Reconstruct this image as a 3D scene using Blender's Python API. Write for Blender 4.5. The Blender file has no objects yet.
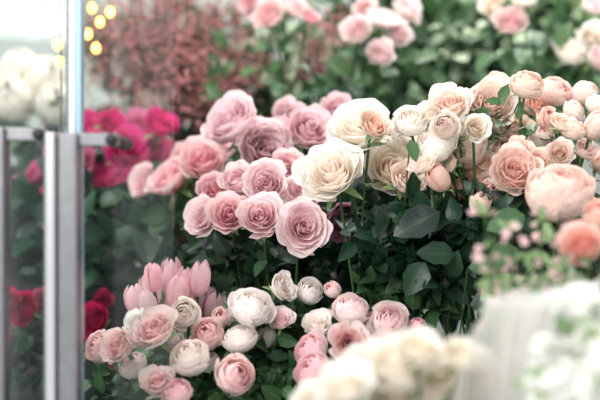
import bpy, math, random
import numpy as np
from mathutils import Vector, Matrix, Quaternion
random.seed(7); rng=np.random.default_rng(7)
CZ=1.35
def W(u,v,d): return Vector(((u-300)*d/1000.0, d, CZ+(200-v)*d/1000.0))
S=bpy.context.scene
col=S.collection
# ------------------------------------------------------------ materials
def lin(c):
    return tuple(((x/255)/12.92 if x/255<=.04045 else ((x/255+.055)/1.055)**2.4) for x in c)+(1,)
def newmat(n):
    m=bpy.data.materials.new(n); m.use_nodes=True
    nt=m.node_tree; nt.nodes.clear(); return m,nt
def N(nt,t,**k):
    n=nt.nodes.new(t)
    for a,b in k.items(): setattr(n,a,b)
    return n
def mixc(nt,fac,a,b,blend='MIX'):
    m=N(nt,'ShaderNodeMix',data_type='RGBA',blend_type=blend)
    if isinstance(fac,(int,float)): m.inputs[0].default_value=fac
    else: nt.links.new(fac,m.inputs[0])
    for i,x in ((6,a),(7,b)):
        if isinstance(x,tuple): m.inputs[i].default_value=x
        else: nt.links.new(x,m.inputs[i])
    return m.outputs[2]
def mapr(nt,src,a,b,c=0,d=1):
    m=N(nt,'ShaderNodeMapRange'); nt.links.new(src,m.inputs[0])
    for i,x in enumerate((a,b,c,d)): m.inputs[i+1].default_value=x
    return m.outputs[0]
def petal_mat(n,inner,outer,edge,base=(235,236,205),trans=.42):
    m,nt=newmat(n); L=nt.links.new
    uv=N(nt,'ShaderNodeUVMap'); sp=N(nt,'ShaderNodeSeparateXYZ'); L(uv.outputs[0],sp.inputs[0])
    c=mixc(nt,mapr(nt,sp.outputs[0],.1,.9),lin(inner),lin(outer))
    c=mixc(nt,mapr(nt,sp.outputs[1],.7,1.0,0,.6),c,lin(edge))
    c=mixc(nt,mapr(nt,sp.outputs[1],.0,.35,.5,0),c,lin(base))
    oi=N(nt,'ShaderNodeObjectInfo')
    hs=N(nt,'ShaderNodeHueSaturation'); L(c,hs.inputs['Color'])
    L(mapr(nt,oi.outputs['Random'],0,1,.65,1.25),hs.inputs['Saturation'])
    L(mapr(nt,oi.outputs['Random'],0,1,1.02,.98),hs.inputs['Value'])
    tc=N(nt,'ShaderNodeTexCoord'); no=N(nt,'ShaderNodeTexNoise'); no.inputs['Scale'].default_value=9; L(tc.outputs['Object'],no.inputs[0])
    c2=mixc(nt,mapr(nt,no.outputs[0],.35,.75,0,.22),hs.outputs[0],lin(edge))
    p=N(nt,'ShaderNodeBsdfPrincipled'); L(c2,p.inputs['Base Color']); p.inputs['Roughness'].default_value=.65
    p.inputs['Specular IOR Level'].default_value=.2
    n2=N(nt,'ShaderNodeTexNoise'); n2.inputs['Scale'].default_value=5; L(tc.outputs['Object'],n2.inputs[0])
    bp=N(nt,'ShaderNodeBump'); bp.inputs['Strength'].default_value=.2; bp.inputs['Distance'].default_value=.1; L(n2.outputs[0],bp.inputs['Height']); L(bp.outputs[0],p.inputs['Normal'])
    t=N(nt,'ShaderNodeBsdfTranslucent'); L(c2,t.inputs[0])
    mx=N(nt,'ShaderNodeMixShader'); mx.inputs[0].default_value=trans
    L(p.outputs[0],mx.inputs[1]); L(t.outputs[0],mx.inputs[2])
    o=N(nt,'ShaderNodeOutputMaterial'); L(mx.outputs[0],o.inputs[0]); return m
def leaf_mat(n,a,b,rough=.42,vein=(120,150,90)):
    m,nt=newmat(n); L=nt.links.new
    uv=N(nt,'ShaderNodeUVMap'); sp=N(nt,'ShaderNodeSeparateXYZ'); L(uv.outputs[0],sp.inputs[0])
    ge=N(nt,'ShaderNodeNewGeometry')
    c=mixc(nt,ge.outputs['Random Per Island'],lin(a),lin(b))
    ab=N(nt,'ShaderNodeMath',operation='SUBTRACT'); L(sp.outputs[0],ab.inputs[0]); ab.inputs[1].default_value=.5
    a2=N(nt,'ShaderNodeMath',operation='ABSOLUTE'); L(ab.outputs[0],a2.inputs[0])
    c=mixc(nt,mapr(nt,a2.outputs[0],.0,.05,.4,0),c,lin(vein))
    p=N(nt,'ShaderNodeBsdfPrincipled'); L(c,p.inputs['Base Color']); p.inputs['Roughness'].default_value=rough
    p.inputs['Specular IOR Level'].default_value=.4
    t=N(nt,'ShaderNodeBsdfTranslucent'); L(c,t.inputs[0])
    mx=N(nt,'ShaderNodeMixShader'); mx.inputs[0].default_value=.2
    L(p.outputs[0],mx.inputs[1]); L(t.outputs[0],mx.inputs[2])
    o=N(nt,'ShaderNodeOutputMaterial'); L(mx.outputs[0],o.inputs[0]); return m
def simple(n,c,rough=.5,metal=0,noise=0,scale=20,emis=0):
    m,nt=newmat(n); L=nt.links.new
    p=N(nt,'ShaderNodeBsdfPrincipled'); p.inputs['Roughness'].default_value=rough; p.inputs['Metallic'].default_value=metal
    tc=N(nt,'ShaderNodeTexCoord'); no=N(nt,'ShaderNodeTexNoise'); no.inputs['Scale'].default_value=scale; L(tc.outputs['Object'],no.inputs[0])
    cc=mixc(nt,mapr(nt,no.outputs[0],.3,.7,0,noise),lin(c),lin(tuple(x*.6 for x in c)))
    L(cc,p.inputs['Base Color'])
    if emis: p.inputs['Emission Color'].default_value=lin(c); p.inputs['Emission Strength'].default_value=emis
    o=N(nt,'ShaderNodeOutputMaterial'); L(p.outputs[0],o.inputs[0]); return m
def glass_mat(n,tint,rough=.02,base=0.0,haze=(255,255,255)):
    m,nt=newmat(n); L=nt.links.new
    t=N(nt,'ShaderNodeBsdfTransparent'); t.inputs[0].default_value=tint
    g=N(nt,'ShaderNodeBsdfGlossy'); g.inputs['Roughness'].default_value=rough
    f=N(nt,'ShaderNodeFresnel'); f.inputs[0].default_value=1.35
    mx=N(nt,'ShaderNodeMixShader'); L(f.outputs[0],mx.inputs[0]); L(t.outputs[0],mx.inputs[1]); L(g.outputs[0],mx.inputs[2])
    out=mx.outputs[0]
    if base:
        d=N(nt,'ShaderNodeBsdfDiffuse'); d.inputs[0].default_value=lin(haze)
        t2=N(nt,'ShaderNodeBsdfTranslucent'); t2.inputs[0].default_value=lin(haze)
        m3=N(nt,'ShaderNodeMixShader'); m3.inputs[0].default_value=.5; L(d.outputs[0],m3.inputs[1]); L(t2.outputs[0],m3.inputs[2])
        m2=N(nt,'ShaderNodeMixShader'); m2.inputs[0].default_value=base; L(out,m2.inputs[1]); L(m3.outputs[0],m2.inputs[2]); out=m2.outputs[0]
    o=N(nt,'ShaderNodeOutputMaterial'); L(out,o.inputs[0]); return m

PAL={
 'lav':petal_mat('petal_dusty_rose',(242,178,190),(249,220,221),(251,231,231)),
 'mauve':petal_mat('petal_mauve_pink',(234,186,196),(243,216,219),(247,229,231)),
 'dusk':petal_mat('petal_dusty_plum',(185,110,140),(200,140,165),(212,156,178)),
 'cream':petal_mat('petal_cream',(254,233,214),(254,249,240),(254,251,245),(250,246,222)),
 'creamp':petal_mat('petal_cream_peach',(253,222,205),(254,243,232),(253,235,226),(250,246,222)),
 'peach':petal_mat('petal_peach',(251,203,187),(254,234,222),(252,220,210),(250,245,220)),
 'coral':petal_mat('petal_coral',(251,188,172),(253,220,208),(249,204,193),(245,232,210)),
 'blush':petal_mat('petal_blush',(252,214,213),(254,246,240),(251,219,222),(243,245,222)),
 'white':petal_mat('petal_white',(253,246,237),(254,251,246),(252,238,236),(238,243,217)),
 'pink':petal_mat('petal_pink',(250,192,199),(252,236,232),(247,189,200),(245,243,218)),
 'tulip':petal_mat('petal_tulip',(249,198,208),(251,211,218),(252,225,229),(246,236,222)),
 'mag':petal_mat('petal_magenta',(208,40,115),(226,85,150),(236,125,172),(208,65,125)),
 'crim':petal_mat('petal_crimson',(145,10,55),(190,24,82),(206,50,105),(150,16,55)),
 'ivory':petal_mat('petal_ivory',(253,236,210),(254,250,241),(254,252,247),(250,246,226)),
 'hyd':petal_mat('petal_hydrangea',(250,240,224),(252,246,236),(253,249,242),(245,240,225)),
 'gyp':petal_mat('petal_dusty_pink',(192,138,142),(210,160,160),(224,182,178),(176,128,124)),
 'stock':petal_mat('petal_stock_white',(242,243,235),(248,248,243),(249,249,245),(225,233,208)),
}
MLEAF=leaf_mat('leaf_green',(30,62,37),(62,97,57))
MDARK=leaf_mat('leaf_dark',(14,38,29),(37,69,45),.38,(66,98,66))
MLIGHT=leaf_mat('leaf_light',(105,140,92),(148,172,120))
MMID=leaf_mat('leaf_mid',(46,82,54),(94,127,84))
MPALE=leaf_mat('leaf_pale',(140,160,132),(178,192,160))
MSTEM=simple('stem_green',(58,92,46),.5,0,.4)
MSEP=simple('sepal_green',(130,160,100),.5,0,.4)
MSTEEL=simple('brushed_steel',(142,142,145),.36,.85,.25,60)
MSTEEL_LIT=simple('steel_lit_face',(205,205,208),.3,.8,.1,60)  # lighter copy of the steel, puts the handle's lit face into the colour
MBLACK=simple('black_rubber',(25,25,28),.5)
MGALV=simple('galvanised_zinc',(110,118,116),.5,.6,.5,30)
MWOOD=simple('dark_wood',(46,40,34),.6,0,.6,12)
MWALL=simple('painted_plaster',(186,192,186),.85,0,.1,3)
MFLOOR=simple('concrete',(120,118,112),.8,0,.4,6)
MGLASS=glass_mat('door_glass',(.94,.97,.97,1),.02,.03,(215,228,232))
MGLASS2=glass_mat('door_glass_clear',(.97,.99,.98,1),.02,.004,(200,225,230))
MCELLO=glass_mat('cellophane',(.98,.985,.985,1),.15,.55,(250,249,246))
# ------------------------------------------------------------ mesh building
class MB:
    def __init__(s): s.v=[];s.f=[];s.uv=[];s.m=[];s.n=0
    def add(s,V,F,UV,mi=0):
        s.v.append(np.asarray(V,float)); s.uv.append(np.asarray(UV,float))
        for f in F: s.f.append(tuple(i+s.n for i in f)); s.m.append(mi)
        s.n+=len(V)
    def mesh(s,name,mats=(),smooth=True,origin=None):
        V=np.concatenate(s.v); UV=np.concatenate(s.uv)
        if origin is not None: V=V-np.array(origin)
        me=bpy.data.meshes.new(name); me.from_pydata(V.tolist(),[],s.f)
        ul=me.uv_layers.new(name='UVMap')
        idx=np.zeros(len(me.loops),dtype=np.int32); me.loops.foreach_get('vertex_index',idx)
        ul.data.foreach_set('uv',UV[idx].ravel())
        me.polygons.foreach_set('material_index',s.m)
        me.polygons.foreach_set('use_smooth',[smooth]*len(s.f))
        for m in mats: me.materials.append(m)
        me.update(); return me
def grid_faces(nu,nv):
    return [(j*nu+i,j*nu+i+1,(j+1)*nu+i+1,(j+1)*nu+i) for j in range(nv-1) for i in range(nu-1)]
def obj(name,me,parent=None,loc=(0,0,0)):
    o=bpy.data.objects.new(name,me); col.objects.link(o); o.location=loc
    if parent: o.parent=parent
    return o
def tube(mb,pts,r,mi=0,k=5,r2=None):
    pts=[Vector(p) for p in pts]; n=len(pts); V=[];UV=[]
    r2=r if r2 is None else r2
    for i,p in enumerate(pts):
        t=(pts[min(i+1,n-1)]-pts[max(i-1,0)]).normalized()
        a=t.cross(Vector((.3,1,.2))).normalized(); b=t.cross(a)
        rr=r+(r2-r)*i/(n-1)
        for j in range(k):
            an=2*math.pi*j/k; V.append(p+a*math.cos(an)*rr+b*math.sin(an)*rr); UV.append((.3,i/n))
    F=[(i*k+j,i*k+(j+1)%k,(i+1)*k+(j+1)%k,(i+1)*k+j) for i in range(n-1) for j in range(k)]
    mb.add([tuple(v) for v in V],F,UV,mi)
def bez(a,b,c,n=8):
    return [a*(1-t)**2+b*2*t*(1-t)+c*t*t for t in [i/(n-1) for i in range(n)]]
LS=np.linspace(0,1,8)
def leaf(mb,pos,d,nrm,L,Wd,fold=.25,curve=.25,mi=0,shape=.8):
    d=np.array(d,float); d/=np.linalg.norm(d)+1e-9
    nrm=np.array(nrm,float); side=np.cross(d,nrm); side/=np.linalg.norm(side)+1e-9; nn=np.cross(side,d)
    s=np.repeat(LS,5); c=np.tile(np.array([-1,-.5,0,.5,1.0]),8)
    w=Wd*np.sin(np.pi*s**shape)**.85
    w=w*(1+.06*np.where((np.arange(40)//5)%2==0,1,-1)*(np.abs(c)>.9))
    V=np.array(pos)+np.outer(s*L*(1-.12*curve),d)+np.outer(c*w,side)+np.outer(fold*np.abs(c)*w-curve*s*s*L+.06*w*np.sin(s*9+c*2),nn)
    UV=np.stack([c*.5+.5,s],1)
    mb.add(V,GF,UV,mi)
GF=grid_faces(5,8)
def rdir(): 
    v=rng.normal(size=3); return v/np.linalg.norm(v)
def scatter(mb,c,rad,n,L0,L1,up=.3,wr=.3,mi=0):
    c=np.array(c)
    for _ in range(n):
        q=rdir()*rng.random()**.45
        p=c+q*np.array(rad)
        d=rdir()+np.array([q[0]*.8,-.35,up]); nr=rdir()*.8+np.array([0,-.8,.7])
        L=rng.uniform(L0,L1); leaf(mb,p,d,nr,L,L*wr*rng.uniform(.8,1.15),rng.uniform(0,.45),rng.uniform(0,.4),mi)
# ---- blooms (unit radius = 1, axis +Z)
def calyx(mb,h=.3,R=.17,sep=.75):
    nu,nv=9,5; V=[];UV=[]
    for j in range(nv):
        a=j/(nv-1)*math.pi/2
        for i in range(nu):
            b=2*math.pi*i/(nu-1); V.append((R*math.cos(b)*math.sin(a+.15),R*math.sin(b)*math.sin(a+.15),-h*math.cos(a)+.03)); UV.append((.3,.5))
    mb.add(V,grid_faces(nu,nv),UV,1)
    for k in range(5):
        b=k*2*math.pi/5+.3
        dd=np.array([math.cos(b),math.sin(b),.1]); leaf(mb,(0.12*dd[0],.12*dd[1],0),dd,(-dd[0]*.2,-dd[1]*.2,1),sep,.12,.2,-.25 if k%2 else .3,1,.6)
def rose(name,n,seed,H0=1.0,H1=.72,lean=.42,curl=.5,jit=.05,hwi=1.5,hwo=.72,ruf=.03,core=.05,rp=.9):
    r_=np.random.default_rng(seed); mb=MB(); nu,nv=13,12
    u=np.tile(np.linspace(-1,1,nu),nv); v=np.repeat(np.linspace(0,1,nv),nu)
    for i in range(n):
        t=i/(n-1); a0=i*2.39996+r_.normal()*.2
        Rb=core+.58*t**rp+jit*r_.normal()*(.3+.7*t)*.6; Rb=max(Rb,.03)
        hw=(hwi+(hwo-hwi)*t**.5)*(1+.12*r_.normal())
        H=H0+(H1-H0)*t**1.4+jit*r_.normal()
        ln=lean*t**1.3+jit*r_.normal()*t*.8-.04*(1-t); cl=curl*(.15+.85*t)*r_.uniform(.3,1.3)
        rim=1-.30*np.abs(u)**2.6-.05*np.exp(-(u*4)**2)*r_.uniform(0,1)
        vv=v*rim
        f=np.sin(np.minimum(vv*1.45,1)*np.pi/2)**.9
        cv=np.maximum(0,vv-.72)
        ph=r_.random(3)*6.28
        r=.03+Rb*f+ln*vv**1.5+cl*cv**1.5
        r=r+ruf*(np.sin(u*4+ph[0])+.6*np.sin(u*8+ph[1]))*v**2.5*(.4+t)+.05*u*r_.choice([-1,1])*v
        z=H*vv-cl*cv**1.7*1.5+ruf*.7*np.sin(u*6+ph[2])*v**3
        r=np.maximum(r+.07*t*np.abs(u)**3*v,.005)
        th=a0+u*hw*(.5+.5*np.sin(np.minimum(v*1.5,1)*np.pi/2))
        mb.add(np.stack([r*np.cos(th),r*np.sin(th),z],1),grid_faces(nu,nv),np.stack([np.full(len(u),t),v],1),0)
    calyx(mb); return mb.mesh(name,[None,None])
def globe(name,n,seed,top_out=1.15,top_in=.2,zs=.9,rin=.3,hw0=1.2,hw1=.9,point=0.0,flare=.1,sep=.75,pj=.14,ruf=.03):
    r_=np.random.default_rng(seed); mb=MB(); nu,nv=12,12
    u=np.tile(np.linspace(-1,1,nu),nv); v=np.repeat(np.linspace(0,1,nv),nu)
    for i in range(n):
        t=i/(n-1); a0=i*2.39996+r_.normal()*.2
        rho=rin+(1-rin)*t**.8; hw=(hw0+(hw1-hw0)*t)*(1+.1*r_.normal())
        pt=top_in+(top_out-top_in)*t**1.2+r_.normal()*pj
        pt=max(pt,.12)
        if point: tip=1-point*np.abs(u)**1.4
        else: tip=1-.20*np.abs(u)**2.4-.04*np.exp(-(u*4)**2)*r_.uniform(0,1.3)
        phi=np.pi-(np.pi-pt)*v*tip
        zh=zs*(.9+.08*t); ph=r_.random(3)*6.28
        fl=flare*r_.uniform(.2,1.8)
        r=rho*np.sin(phi)*(1+.05*u*r_.choice([-1,1]))+.02+fl*t*np.maximum(0,v-.75)*4*v+ruf*(np.sin(u*4+ph[0])+.5*np.sin(u*8+ph[1]))*v**3
        z=(1+np.cos(phi))*zh+ruf*.6*np.sin(u*5+ph[2])*v**3
        r=np.maximum(r,.005)
        th=a0+u*hw
        if point: th=a0+u*hw*(1-.25*v)
        mb.add(np.stack([r*np.cos(th),r*np.sin(th),z],1),grid_faces(nu,nv),np.stack([np.full(len(u),t),v],1),0)
    if sep: calyx(mb,.25,.2,sep)
    return mb.mesh(name,[None,None])
MESH={
 'classic':[rose('rose_open_a',30,1,1.0,.84,.36,.40),rose('rose_open_b',32,2,1.0,.92,.31,.32),rose('rose_open_c',30,3,1.0,.82,.38,.42),rose('rose_open_d',34,4,1.0,.95,.30,.3,.055,1.4,.76)],
 'big':[rose('rose_full_a',30,5,.98,.82,.36,.32,.05,1.4,.85,.028,.04,.95),rose('rose_full_b',28,6,1.0,.88,.34,.35,.05,1.4,.9,.028,.04,1.0),rose('rose_full_c',32,8,.98,.84,.35,.3,.06,1.3,.85,.03,.04,.9)],
 'cup':[rose('cup_rose_a',38,21,.95,.98,.28,.25,.055,1.2,.74,.035,.05,.8),rose('cup_rose_b',36,22,.95,.95,.31,.3,.06,1.1,.76,.04,.06,.75),rose('cup_rose_c',36,23,1.0,1.02,.26,.3,.055,1.2,.76,.035,.05,.8)],
 'globe':[globe('peony_rose_a',26,11,1.25),globe('peony_rose_b',24,12,1.1,.25,.95),globe('peony_rose_c',28,13,1.45,.2,.85),globe('peony_rose_d',30,14,1.35,.3,.85,.2)],
 'bud':[globe('rose_bud_a',12,31,.7,.15,1.25,.35),globe('rose_bud_b',11,32,.6,.15,1.35,.4)],
 'tulip':[globe('tulip_a',6,41,.42,.30,1.75,.85,.95,.9,.33,.03,0,.04,.01),globe('tulip_b',6,42,.5,.25,1.65,.85,.95,.9,.3,.05,0,.04,.01)],
}
HC={'classic':.45,'big':.45,'globe':.85,'cup':.55,'bud':1.1,'tulip':1.6}
def lathe(mb,prof,k=28,mi=0):
    V=[];UV=[]
    for (r,z) in prof:
        for j in range(k): a=2*math.pi*j/k; V.append((r*math.cos(a),r*math.sin(a),z)); UV.append((j/k,z))
    F=[(i*k+j,i*k+(j+1)%k,(i+1)*k+(j+1)%k,(i+1)*k+j) for i in range(len(prof)-1) for j in range(k)]
    mb.add(V,F,UV,mi)
mb=MB(); lathe(mb,[(.001,.004),(.062,.004),(.066,.0),(.082,.21),(.086,.213),(.087,.219),(.083,.222),(.079,.215),(.063,.012),(.001,.012)])
BUCKET=mb.mesh('bucket_mesh',[MGALV])
TIER={'A':.60,'B':.70,'C':.84,'D':.95}
def bouquet(name,bu,bd,tier,blooms,leaves=(),extra=None,mouth=.22,stem_r=.0022,vase=True,lm=MLEAF,spread=1.0):
    tz=TIER[tier]; bx=(bu-300)*bd/1000
    root=bpy.data.objects.new(name,None); col.objects.link(root); root.location=(bx,bd,tz); root.empty_display_size=.1
    org=Vector((bx,bd,tz))
    if vase: obj('bucket',BUCKET,root)
    mb=MB(); xs=[W(b[0],b[1],b[3]).x for b in blooms] or [bx]; cx=sum(xs)/len(xs)
    half=max(.05,(max(xs)-min(xs))/2)
    for i,b in enumerate(blooms):
        u,v,r,d,pal,kind=b[:6]
        c=W(u,v,d); R=r*d/1000
        if kind=='globe': R*=1.08
        if len(b)>6: dr=Vector(b[6])
        else:
            k=(c.x-cx)/half
            if kind in('globe','bud'): dr=Vector((k*.6,-.85,.8))
            elif kind=='tulip': dr=Vector((k*.25,-.12,1))
            elif kind=='cup': dr=Vector((k*.5,-.95,.6))
            else: dr=Vector((k*.45,-1,.45))
            dr+=Vector(rng.normal(size=3))*(.28 if kind!='tulip' else .09)
        dr.normalize()
        q=dr.to_track_quat('Z','Y')@Quaternion((0,0,1),random.uniform(0,6.28))
        base=c-dr*(HC[kind]*R)
        me=random.choice(MESH[kind])
        o=obj('bloom_%d'%(i+1),me,root,base-org); o.rotation_mode='QUATERNION'; o.rotation_quaternion=q; sc=R*random.uniform(.97,1.05); o.scale=(sc,sc,sc*random.uniform(.9,1.05))
        o.material_slots[0].link='OBJECT'; o.material_slots[0].material=PAL[pal]
        if len(o.material_slots)>1: o.material_slots[1].link='OBJECT'; o.material_slots[1].material=MSEP
        m=Vector((bx+random.uniform(-.05,.05),bd+random.uniform(-.05,.05),tz+mouth))
        ctl=base-dr*.10; ctl.z-=.06; ctl=ctl*.6+m*.4; ctl.z=max(ctl.z,m.z)
        foot=Vector((bx-(m.x-bx)*.6,bd-(m.y-bd)*.6,tz+.03))
        pts=bez(base-dr*R*.05,ctl,m)+[foot]
        tube(mb,pts,stem_r,1)
        for kk in range(3):
            p=pts[1+kk]; 
            for s in range(2):
                L=random.uniform(.025,.045); leaf(mb,p,rdir()+np.array([0,-.4,.1]),rdir()*.5+np.array([0,-.6,.8]),L,L*.3,.2,.3,random.choice([0,0,4]))
    for lf in leaves:
        u,v,d,ru,rv,rd,n,L0,L1=lf[:9]
        scatter(mb,W(u,v,d),(ru*d/1000,rd,rv*d/1000),n,L0,L1,*(lf[9:] or ()))
    if extra: extra(mb)
    if mb.n:
        obj('stems_and_leaves',mb.mesh(name+'_foliage',[lm,MSTEM,MLIGHT,MDARK,MMID,MPALE],True,org),root)
    return root
def box(mb,x0,x1,y0,y1,z0,z1,mi=0):
    V=[(x,y,z) for z in(z0,z1) for y in(y0,y1) for x in(x0,x1)]
    F=[(0,2,3,1),(4,5,7,6),(0,1,5,4),(2,6,7,3),(0,4,6,2),(1,3,7,5)]
    mb.add(V,F,[(0,0)]*8,mi)
def boxobj(name,boxes,mats,parent=None,bev=0):
    mb=MB()
    for b in boxes: box(mb,*b)
    o=obj(name,mb.mesh(name,mats,False),parent)
    if bev:
        m=o.modifiers.new('bevel','BEVEL'); m.width=bev; m.segments=2
    return o
# ------------------------------------------------------------ room & furniture
boxobj('floor',[(-2.2,2.2,-.6,3.6,-.05,0)],[MFLOOR])
boxobj('wall_back',[(-2.2,2.2,3.6,3.7,0,3.0)],[MWALL])
boxobj('wall_left',[(-2.3,-2.2,-.6,3.7,0,3.0)],[MWALL])
boxobj('wall_right',[(2.2,2.3,-.6,3.7,0,3.0)],[MWALL])
boxobj('baseboard_back',[(-2.2,2.2,3.58,3.6,0,.1)],[MWALL])
def steps():
    b=[]
    for (y0,y1,z) in ((1.42,1.76,.70),(1.78,2.12,.84),(2.14,2.95,.95)):
        b.append((-1.25,1.25,y0,y1,z-.03,z,0))
        for x in(-1.23,0,1.19): 
            b.append((x,x+.04,y0+.02,y0+.06,0,z-.03,0)); b.append((x,x+.04,y1-.06,y1-.02,0,z-.03,0))
        b.append((-1.25,1.25,y0,y0+.02,z-.12,z-.03,0))
    return b
boxobj('tiered_display_stand',steps(),[MWOOD],None,.003)
boxobj('side_table',[(-.08,.95,.78,1.26,.57,.60)]+[(x,x+.04,y,y+.04,0,.57) for x in(-.06,.88) for y in(.80,1.2)],[MWOOD],None,.003)
# ------------------------------------------------------------ glass doors
def door(name,x0,x1,y,hx0,hx1,hz,stubx,strips):
    root=bpy.data.objects.new(name,None); col.objects.link(root); root.location=(0,0,0)
    boxobj('glass_pane',[(x0,x1,y-.004,y+.004,.03,2.15)],[MGLASS if strips else MGLASS2],root)
    if strips:
        boxobj('edge_seal_white',[(-.3045,-.2975,y-.011,y+.011,.03,2.15)],[simple('white_seal',(235,240,242),.3)],root,.001)
        boxobj('edge_seal_dark',[(-.309,-.3048,y-.009,y+.009,.03,2.15)],[simple('grey_seal',(110,122,128),.4)],root)
        boxobj('edge_seal_blue',[(-.2972,-.289,y-.010,y+.010,.03,2.15)],[simple('pale_blue_seal',(160,190,208),.25)],root,.001)
    boxobj('bottom_rail',[(x0,x1,y-.012,y+.012,0,.035)],[MSTEEL],root)
    w=hx1-hx0
    boxobj('handle_bar',[(hx0+w*.36,hx1,1.235,1.265,.62,hz+.0085)],[MSTEEL],root,.003)
    boxobj('handle_bar_lit_edge',[(hx0,hx0+w*.34,1.229,1.262,.62,hz+.0085)],[MSTEEL_LIT],root,.003)  # lit face of the tube, its brightness painted with the lighter steel
    for z in (hz,.64):
        boxobj('handle_stub',[(hx1-.004,stubx,1.243,1.257,z-.0085,z+.0085)],[MSTEEL],root,.002)
        mb=MB(); V=[]
        for (r,yy) in ((.0001,1.236),(.006,1.236),(.0075,1.239),(.0075,1.262),(.0085,1.264),(.0085,y-.006),(.0001,y-.005)):
            for j in range(20):
                a=2*math.pi*j/20; V.append((stubx-.008+r*math.cos(a),yy,z+r*math.sin(a)))
        mb.add(V,[(i*20+j,i*20+(j+1)%20,(i+1)*20+(j+1)%20,(i+1)*20+j) for i in range(6) for j in range(20)],[(0,0)]*len(V))
        obj('clamp_bolt',mb.mesh('clamp_bolt',[MBLACK]),root)
hz2=CZ+.060*1.25; hz1=CZ+.0655*1.25
door('glass_door',-1.15,-.2895,1.33,-.395,-.3655,hz1,-.3165,True)
door('glass_door',-.325,-.172,1.36,-.3145,-.275,hz2,-.226,False)
# ------------------------------------------------------------ bouquets
B=bouquet
L='lav'
B('dusty_pink_rose_bouquet',270,1.74,'B',[
 (261,218,26,1.60,L,'classic'),(303,228,29,1.58,L,'classic',(.25,-1,.15)),(229,215,23,1.64,L,'classic'),(204,217,21,1.68,L,'classic',(-.6,-1,.3)),
 (266,185,26,1.66,L,'classic'),(238,180,22,1.70,L,'cup'),(303,192,22,1.66,L,'classic'),(216,192,20,1.72,L,'cup'),(287,165,18,1.72,L,'classic'),
 (341,219,21,1.66,'dusk','classic',(.5,-.8,-.2)),(322,203,18,1.68,'lav','classic'),(247,203,18,1.70,L,'classic'),(283,205,18,1.70,L,'classic')],
 [(280,245,1.74,95,45,.05,90,.035,.06),(330,250,1.75,50,50,.06,60,.04,.07),(270,260,1.68,90,22,.04,60,.03,.05)],lm=MDARK)
B('mauve_rose_bouquet',250,1.93,'C',[
 (235,126,34,1.82,'mauve','classic',(-.5,-.7,.6)),(263,149,31,1.80,'mauve','cup'),(308,132,31,1.82,'mauve','classic',(.3,-.9,.6)),(337,115,21,1.9,'mauve','classic'),
 (172,178,28,1.92,L,'cup'),(204,164,26,1.86,L,'classic'),(146,183,20,1.98,L,'cup'),(290,118,20,1.95,'mauve','classic'),(185,158,18,1.98,L,'classic'),(330,150,20,1.9,'mauve','cup'),(218,150,18,1.94,'mauve','cup'),(283,135,20,1.9,'mauve','cup')],
 [(230,190,1.96,90,50,.06,90,.04,.06)],lm=MLEAF)
B('cream_rose_bouquet',360,1.66,'B',[
 (361,131,36,1.60,'cream','big',(-.25,-.75,.75)),(333,175,36,1.56,'cream','big',(-.3,-.8,.5)),(374,126,19,1.54,'creamp','cup',(.3,-.8,.5)),
 (390,172,31,1.62,'cream','big',(.2,-.9,.4)),(406,138,25,1.65,'cream','cup'),(405,182,22,1.58,'creamp','cup'),(385,150,20,1.66,'cream','cup'),(425,125,18,1.68,'cream','cup')],
 [(370,215,1.68,40,30,.05,70,.035,.06)],lm=MDARK)
P='peach';C='creamp'
sp=[(450,105,21,C,'cup'),(490,105,26,C,'cup'),(513,128,20,C,'cup'),(435,145,17,'cream','globe'),(467,148,18,C,'globe'),
 (515,172,28,P,'cup',(-.1,-1,.35)),(491,190,14,P,'globe'),(555,90,15,P,'globe'),(527,84,14,C,'globe'),(540,140,12,P,'bud'),(560,153,15,C,'cup'),
 (585,150,14,P,'cup'),(583,95,11,P,'bud'),(595,127,12,P,'bud'),(462,187,12,P,'globe'),(423,165,14,C,'cup'),(410,120,15,'cream','globe'),
 (536,107,15,P,'cup'),(562,125,13,C,'cup'),(497,86,15,C,'cup'),(476,128,15,'cream','cup'),(428,116,14,'cream','cup'),(505,150,14,P,'globe'),
 (573,128,12,C,'globe'),(547,118,10,P,'bud'),(445,125,12,C,'globe'),(592,212,14,P,'globe'),(574,112,10,C,'globe'),
 (448,165,13,C,'cup'),(486,165,15,C,'cup'),(540,160,13,C,'cup'),(470,100,14,C,'cup'),(600,165,13,P,'cup'),(520,150,13,C,'cup'),(598,105,12,C,'globe'),(440,180,11,P,'bud'),
 (455,130,15,'cream','cup'),(500,125,15,C,'cup'),(545,178,13,P,'globe'),(475,170,13,C,'cup'),(480,205,10,P,'bud')]
def hero(mb):
    for (u,v,d,dx,dz,L_,w_,mi) in [(440,212,1.50,-1,-.45,.080,.026,0),(436,225,1.53,1,-.25,.075,.026,0),(470,232,1.5,1,-.5,.06,.02,0),(395,205,1.54,-.5,-1,.06,.020,0),(410,140,1.5,.3,-1,.035,.010,4),
        (468,268,1.45,1,.15,.075,.018,4),(470,305,1.42,1,.1,.06,.02,0),(480,300,1.38,1,.6,.07,.02,2),(425,262,1.5,-.6,-1,.06,.02,0),
        (525,215,1.42,-.9,-.3,.06,.02,4),(500,240,1.45,.2,-1,.06,.022,4),(455,255,1.5,-1,.1,.06,.02,3)]:
        p=W(u,v,d); leaf(mb,p,(dx,-.15,dz),(.1,-1,.55),L_,w_,.18,.12,mi)
        q=Vector(p)+Vector((0,.08,-.12)); e=Vector((.34,1.70,.93)); tube(mb,[p,(p+q)/2+Vector((0,0,.01)),q,e,e-Vector((0,0,.2))],.0012,1,4)
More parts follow.
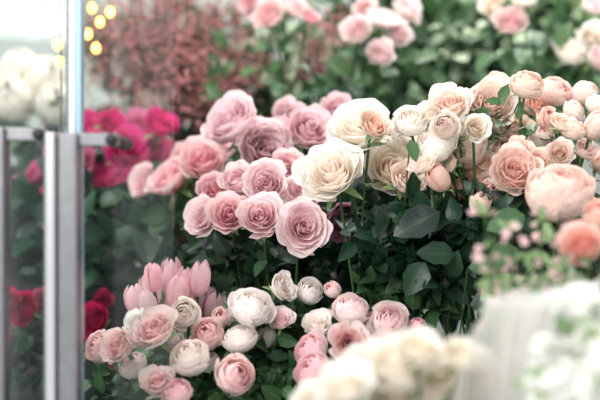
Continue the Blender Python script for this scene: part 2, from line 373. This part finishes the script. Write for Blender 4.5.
B('peach_spray_rose_bouquet',500,1.70,'B',[(t[0],t[1],t[2]*1.08,1.50+.12*((i*7)%5)/4+ (0.05 if t[1]<110 else 0))+tuple(t[3:]) for i,t in enumerate(sp)]+
 [(558,193,30,1.40,P,'globe',(-.1,-.5,.9))],
 [(500,190,1.70,90,50,.06,150,.03,.055),(440,235,1.62,60,45,.06,70,.045,.075),(540,235,1.6,60,45,.06,70,.04,.06),(380,250,1.70,40,50,.05,60,.045,.07),
  (440,225,1.54,55,35,.03,60,.03,.05),(500,225,1.50,50,25,.03,50,.03,.05),(400,245,1.56,50,40,.03,60,.035,.06),(450,275,1.54,50,25,.03,50,.035,.055),(500,140,1.60,70,45,.04,90,.022,.036,.3,.3,4)],hero,lm=MDARK)
bl=[(155,332,24,'blush','cup',1.46),(121,347,20,'blush','cup',1.47),(101,347,14,'blush','globe',1.5),(184,313,13,'white','globe',1.5),(190,357,18,'white','globe',1.44),
 (208,335,14,'blush','globe',1.5),(252,307,19,'white','globe',1.50),(239,337,16,'white','globe',1.48),(281,288,17,'white','cup',1.54),(281,320,14,'blush','cup',1.52),
 (309,292,12,'white','globe',1.58),(234,375,17,'blush','globe',1.42),(158,383,17,'blush','cup',1.42),(176,392,14,'pink','globe',1.40),(136,322,13,'white','cup',1.52),
 (222,318,10,'blush','bud',1.54),(265,340,10,'white','bud',1.56),(210,362,9,'white','bud',1.5),(133,366,13,'blush','globe',1.5),(172,338,11,'white','globe',1.5)]
B('blush_spray_rose_bouquet',215,1.56,'B',[(a,b,c*1.04,d,p,k) for a,b,c,p,k,d in bl],
 [(200,370,1.56,80,30,.05,120,.025,.045),(265,350,1.56,30,40,.04,50,.03,.045),(120,385,1.55,40,25,.04,50,.025,.045),(250,395,1.48,45,15,.04,50,.03,.045)],lm=MLEAF)
pk=[(351,309,16,'blush','globe',1.50),(390,320,17,'blush','globe',1.48),(348,342,20,'blush','cup',1.42),(311,350,15,'pink','globe',1.46),(314,373,17,'pink','globe',1.42),
 (317,326,17,'white','cup',1.52),(382,346,15,'blush','cup',1.44),(402,360,14,'blush','globe',1.42),(368,368,14,'blush','cup',1.42),(330,395,14,'pink','globe',1.42),(415,330,9,'pink','bud',1.5),
 (372,322,9,'pink','bud',1.52),(333,290,8,'blush','bud',1.54)]
B('pink_spray_rose_bouquet',350,1.56,'B',[(a,b,c*1.06,d,p,k) for a,b,c,p,k,d in pk],
 [(340,340,1.58,75,40,.05,120,.03,.05),(400,300,1.6,50,35,.05,70,.03,.055),(300,390,1.50,40,20,.04,50,.03,.045)],lm=MLEAF)
tp=[(135,298,9),(150,290,9),(163,285,10),(178,292,10),(192,300,10),(206,296,9),(200,280,9),(186,282,9),(160,304,10),(146,306,9),(213,306,8),(172,276,9),(153,277,8),(175,308,9)]
def tulipleaves(mb):
    for i in range(14):
        p=W(random.uniform(135,215),random.uniform(340,370),1.66); leaf(mb,p,(random.uniform(-.3,.3),-.1,1),(random.uniform(-.3,.3),-1,.2),.10,.016,.3,.15,2)
B('pink_tulip_bunch',175,1.68,'B',[(a,b,c*1.2,1.60+.05*(i%3),'tulip','tulip') for i,(a,b,c) in enumerate(tp)],(),tulipleaves,stem_r=.003,lm=MMID)
mg=[(37,175,17),(60,150,14),(95,131,18),(126,150,20),(152,150,20),(104,178,19),(160,127,16),(80,160,16),(135,127,15),(70,187,13),(122,182,15),(50,190,12),(20,185,12),(110,125,14)]
B('magenta_peony_bouquet',100,2.30,'D',[(a,b,c*1.15,2.12+.05*(i%3),'mag','cup') for i,(a,b,c) in enumerate(mg)],
 [(100,205,2.3,100,45,.08,120,.05,.08)],lm=MDARK)
cr=[(24,309,18),(44,300,14),(20,336,14),(95,321,19),(112,347,14),(86,343,13),(122,365,12),(62,325,14),(104,300,11),(8,300,14)]
B('crimson_rose_bouquet',80,1.92,'C',[(a,b,c,1.82+.04*(i%3),'crim','cup') for i,(a,b,c) in enumerate(cr)],
 [(70,365,1.88,90,40,.06,100,.04,.06),(60,260,2.0,90,50,.06,60,.05,.08)],lm=MDARK)
for nm,bu,lst in (('blush_rose_bouquet',275,[(270,15,20,'blush'),(292,6,17,'blush'),(252,2,15,'pink'),(310,18,10,'pink')]),
   ('pale_rose_bouquet',385,[(358,30,17,'blush'),(383,20,19,'blush'),(406,10,17,'blush'),(380,55,16,'blush'),(398,34,14,'blush'),(365,8,12,'blush')]),
   ('pale_peony_bouquet',540,[(511,22,19,'blush'),(494,5,15,'cream'),(570,53,18,'cream'),(596,60,15,'blush'),(592,36,14,'cream'),(590,5,14,'blush'),(525,0,14,'cream')])):
    B(nm,bu,2.32,'D',[(a,b,c*1.05,2.15+.05*(i%3),p,'cup') for i,(a,b,c,p) in enumerate(lst)],
      [(bu,90,2.3,70,60,.08,90 if bu>300 else 20,.04,.07)],lm=MMID)
iv=[(345,388,32),(396,370,40),(447,392,44),(420,352,26),(486,384,30),(312,402,22),(462,360,24),(395,408,36),(362,362,22)]
def cello_on(root):
    mb=MB(); nu,nv=90,10; V=[];UV=[]
    for j in range(nv):
        s=j/(nv-1)
        for i in range(nu):
            a=-1.95+2.7*i/(nu-1)
            r=(.03+.105*s)+(.003+.010*s)*(1 if i%2 else -1)+.008*math.sin(a*4)*s
            k=min(1,max(0,(a+1.95)/.5)); top=1.11+.145*k*k*(3-2*k)-.03*max(0,a)+.008*math.sin(i*1.9)
            V.append((.055+math.cos(a)*r*1.05,-.01+math.sin(a)*r*.85,.22+(top-.60-.22)*s)); UV.append((i/nu,s))
    mb.add(V,grid_faces(nu,nv),UV); obj('cellophane_wrap',mb.mesh('cellophane_wrap',[MCELLO],False),root,(0,0,0))
r=B('ivory_rose_bouquet',410,1.12,'A',[(a,b,c*1.05,1.03+.03*(i%3),'ivory','big',((a-405)*.006,-.75,.9)) for i,(a,b,c) in enumerate(iv)],
  [(410,400,1.12,60,10,.03,30,.03,.05)],lm=MLEAF)
cello_on(r)
def floret(mb,p,n,R,k=5,mi=0,cup=.4):
    n=Vector(n).normalized(); a=n.orthogonal().normalized(); b=n.cross(a); p=Vector(p); a0=random.random()*6
    V=[tuple(p)];UV=[(.2,.2)];F=[]
    for j in range(k):
        th=a0+2*math.pi*j/k; d=a*math.cos(th)+b*math.sin(th); s=n.cross(d); i=len(V)
        V+= [tuple(p+d*R*.6+s*R*.42+n*R*cup*.5),tuple(p+d*R+n*R*cup*.8),tuple(p+d*R*.6-s*R*.42+n*R*cup*.5)]
        UV+=[(.6,.6),(.9,1),(.6,.6)]; F.append((0,i+2,i+1,i))
    mb.add(V,F,UV,mi)
def sprig_root(name,bu,bd,tier,shoots,mats,fn,vase=True,mouth=.22):
    tz=TIER[tier]; bx=(bu-300)*bd/1000; org=Vector((bx,bd,tz))
    root=bpy.data.objects.new(name,None); col.objects.link(root); root.location=org
    if vase: obj('bucket',BUCKET,root)
    mb=MB()
    for s in shoots:
        tip=W(*s[:3]); m=Vector((bx+random.uniform(-.05,.05),bd+random.uniform(-.05,.05),tz+mouth))
        mid=Vector((m.x*.35+tip.x*.65,m.y*.4+tip.y*.6,m.z*.4+tip.z*.6+.02))
        pts=bez(tip,mid,m,12); tube(mb,pts+[Vector((bx,bd,tz+.03))],.0013,0,4,.0022)
        fn(mb,pts,s)
    obj('sprays',mb.mesh(name+'_sprays',mats,True,org),root); return root
def blossoms(mb,pts,s):
    for p in pts[:5]:
        for k in range(3):
            q=p+Vector(rng.normal(size=3))*.011; tube(mb,[p,q],.0007,0,3)
            if random.random()<.45: 
                n=Vector(rng.normal(size=3))+Vector((0,-1,.6)); floret(mb,q,n,random.uniform(.005,.008),5,3,.6); floret(mb,q,n,.004,5,2,1)
            else: floret(mb,q,(q-p),.0045,4,2,2.2)
        for _ in range(2):
            Lf=random.uniform(.015,.03); leaf(mb,p,rdir()+np.array([0,0,.5]),rdir()+np.array([0,-1,.5]),Lf,Lf*.2,.2,.2,1)
sprig_root('pink_blossom_branch_bunch',560,1.16,'A',[(486,216,1.12),(510,230,1.15),(540,222,1.18),(525,258,1.12),(552,240,1.15),(565,270,1.1),(498,270,1.12),(590,262,1.15),(540,290,1.08)],
   [MSTEM,MLIGHT,PAL['pink'],PAL['blush']],blossoms)
B('coral_rose_bunch',600,1.2,'A',[(582,246,23,1.18,'coral','cup',(-.4,-.8,.6)),(600,215,15,1.22,'peach','globe',(-.2,-.7,.8)),(606,285,18,1.2,'pink','cup')],
  [(560,330,1.18,60,35,.05,60,.03,.05,.5,.25,4),(555,300,1.15,55,30,.04,130,.018,.032,.6,.16,5),(545,320,1.12,50,25,.04,70,.02,.035,.5,.2,2),(590,300,1.2,30,30,.04,30,.03,.05)],lm=MMID)
def stock(mb,pts,s):
    for i,p in enumerate(pts[:5]):
        for k in range(18):
            dv=Vector(rng.normal(size=3)).normalized(); q=p+dv*.015*(1+.10*i); floret(mb,q,dv+Vector((0,-.3,.2)),.011,5,2,.35); floret(mb,q+dv*.003,dv,.007,5,2,.9)
        leaf(mb,p,rdir()+np.array([0,-.5,.6]),(0,-1,.5),.035,.007,.2,.2,1)
sprig_root('white_stock_bunch',580,1.0,'A',[(548,355,.98),(575,335,1.0),(598,345,.97),(560,380,.95),(590,385,.93),(612,365,.95),(590,310,1.02)],[MSTEM,MLIGHT,PAL['stock']],stock)
def gyp(mb,pts,s):
    tip=pts[0]; R=s[3]*s[2]/1000
    for k in range(int(s[4]*1.3)):
        q=tip+Vector(rng.normal(size=3))*R*.65
        if k%3==0: tube(mb,[pts[2]+Vector(rng.normal(size=3))*.01,q],.0007,0,3)
        floret(mb,q,Vector(rng.normal(size=3))+Vector((0,-.6,.4)),random.uniform(.0035,.0065),5,2,.6)
g=[(95,25,2.4,30,150),(130,20,2.4,35,220),(150,55,2.35,38,260),(105,60,2.4,28,140),(190,20,2.4,35,200),(225,20,2.45,28,130),(185,60,2.35,32,220),(170,95,2.3,28,160),(215,80,2.4,25,130),(240,50,2.5,25,80),(130,90,2.4,20,60),(205,100,2.35,20,90),(160,5,2.4,30,140),(325,45,2.5,18,60),(250,70,2.45,22,70),(230,95,2.4,20,60),(330,25,2.4,16,60),(310,60,2.4,14,40)]
sprig_root('dusty_pink_statice_bunch',165,2.5,'D',g,[simple('twig_brown',(92,72,62),.7,0,.3),MLEAF,PAL['gyp']],gyp)
def hyd(mb,pts,s):
    c=pts[0]; R=s[3]*s[2]/1000
    for k in range(170):
        dv=Vector(rdir()); q=c+dv*R*random.uniform(.88,1.02); floret(mb,q,dv,.017,4,2,.15)
    for k in range(5): leaf(mb,pts[2],rdir()+np.array([0,-.3,0]),(0,-.5,1),.10,.035,.2,.3,1)
sprig_root('cream_hydrangea_bunch',40,2.66,'D',[(14,98,2.5,24),(46,78,2.52,21),(56,104,2.5,22),(22,70,2.55,20),(-15,80,2.55,22),(150,108,2.62,16)],[MSTEM,MMID,PAL['hyd']],hyd)
# background greenery
def green(name,bu,bd,ells,tier):
    def ex(mb):
        m=Vector(((bu-300)*bd/1000,bd,TIER[tier]+.2))
        for e in ells:
            for _ in range(8):
                c=W(e[0]+random.uniform(-1,1)*e[3]*.7,e[1]+random.uniform(-1,1)*e[4]*.7,e[2]); tube(mb,bez(c,(c+m)/2+Vector((0,0,.08)),m),.0025,1,4)
            scatter(mb,W(*e[:3]),(e[3]*e[2]/1000,.10,e[4]*e[2]/1000),e[5],e[6],e[7],.3,.28,e[8])
    B(name,bu,bd,tier,[],(),ex,lm=MLEAF)
green('mixed_foliage_bunch',320,2.78,[(300,90,2.7,90,50,140,.05,.09,0),(300,60,2.62,70,50,70,.03,.06,5),(310,40,2.75,70,50,110,.05,.08,4),(180,50,2.8,90,60,150,.06,.09,0),(250,150,2.75,110,60,160,.06,.1,3),(400,120,2.7,90,60,200,.06,.1,3),
 (470,60,2.7,70,75,200,.05,.09,0),(440,20,2.75,60,45,110,.06,.1,4),(540,90,2.65,80,70,200,.05,.09,4),(590,20,2.75,50,50,120,.05,.09,2),(540,20,2.78,70,45,100,.05,.09,0),(380,30,2.78,60,50,100,.05,.09,0),(520,30,2.6,60,40,60,.05,.08,0),(400,60,2.6,60,40,60,.05,.08,3),(480,60,2.58,60,50,50,.03,.06,5),
 (120,225,2.72,160,55,260,.07,.11,3),(10,215,2.72,90,55,140,.07,.11,3),(60,160,2.8,110,40,100,.06,.1,3),(180,130,2.75,80,50,120,.06,.1,3)],'D')
green('laurel_foliage_bunch',330,2.0,[(250,262,1.95,100,40,120,.05,.09,3),(400,270,1.9,100,60,180,.05,.08,3),(60,230,2.05,110,60,120,.06,.09,3),(520,260,1.9,100,60,160,.05,.08,3)],'C')
# warm bulbs
def bulbs():
    mb=MB()
    for (u,v) in [(62,20),(58,45),(92,8),(100,22),(48,30),(45,12),(88,34),(110,12),(60,62),(96,48)]:
        c=W(u,v,2.22); nu,nv=9,6; V=[];UV=[]
        for j in range(nv):
            for k in range(nu):
                a=math.pi*j/(nv-1); b=2*math.pi*k/(nu-1); V.append((c.x+.008*math.sin(a)*math.cos(b),c.y+.008*math.sin(a)*math.sin(b),c.z+.011*math.cos(a))); UV.append((0,0))
        mb.add(V,grid_faces(nu,nv),UV,0)
        tube(mb,[c+Vector((0,0,.008)),c+Vector((0,.03,.4)),Vector((c.x,3.6,2.6))],.0012,1,4)
    obj('string_lights',mb.mesh('string_lights',[simple('bulb',(255,190,85),.5,emis=9),MSTEM]))
bulbs()
# ------------------------------------------------------------ lights
w=bpy.data.worlds.new('World'); S.world=w; w.use_nodes=True
bg=w.node_tree.nodes['Background']; bg.inputs[0].default_value=(.965,.985,1,1); bg.inputs[1].default_value=1.08
def area(name,loc,tgt,size,e,c):
    l=bpy.data.lights.new(name,'AREA'); l.size=size; l.energy=e; l.color=c
    o=bpy.data.objects.new(name,l); col.objects.link(o); o.location=loc
    o.rotation_euler=(Vector(tgt)-Vector(loc)).to_track_quat('-Z','Y').to_euler()
area('softbox_window_light',(-1.6,-1.2,2.8),(0,1.9,1.3),1.6,115,(1,.985,.965))
area('back_left_fill_lamp',(.5,2.4,2.9),(.2,2.2,1),1.0,36,(1,.98,.96))
area('back_left_fill_lamp',(-.9,1.7,2.7),(-.5,2.3,1.3),.6,14,(1,.97,.93))  # added fill lamp, unseen, brightens the dark magenta blooms at back left
# ------------------------------------------------------------ camera
cam=bpy.data.cameras.new('camera'); co=bpy.data.objects.new('camera',cam); col.objects.link(co)
co.location=(0,0,CZ); co.rotation_euler=(math.pi/2,0,0); cam.lens=60; cam.sensor_width=36
cam.dof.use_dof=True; cam.dof.focus_distance=1.56; cam.dof.aperture_fstop=1.8; cam.clip_start=.05
S.camera=co
S.view_settings.view_transform='Standard'
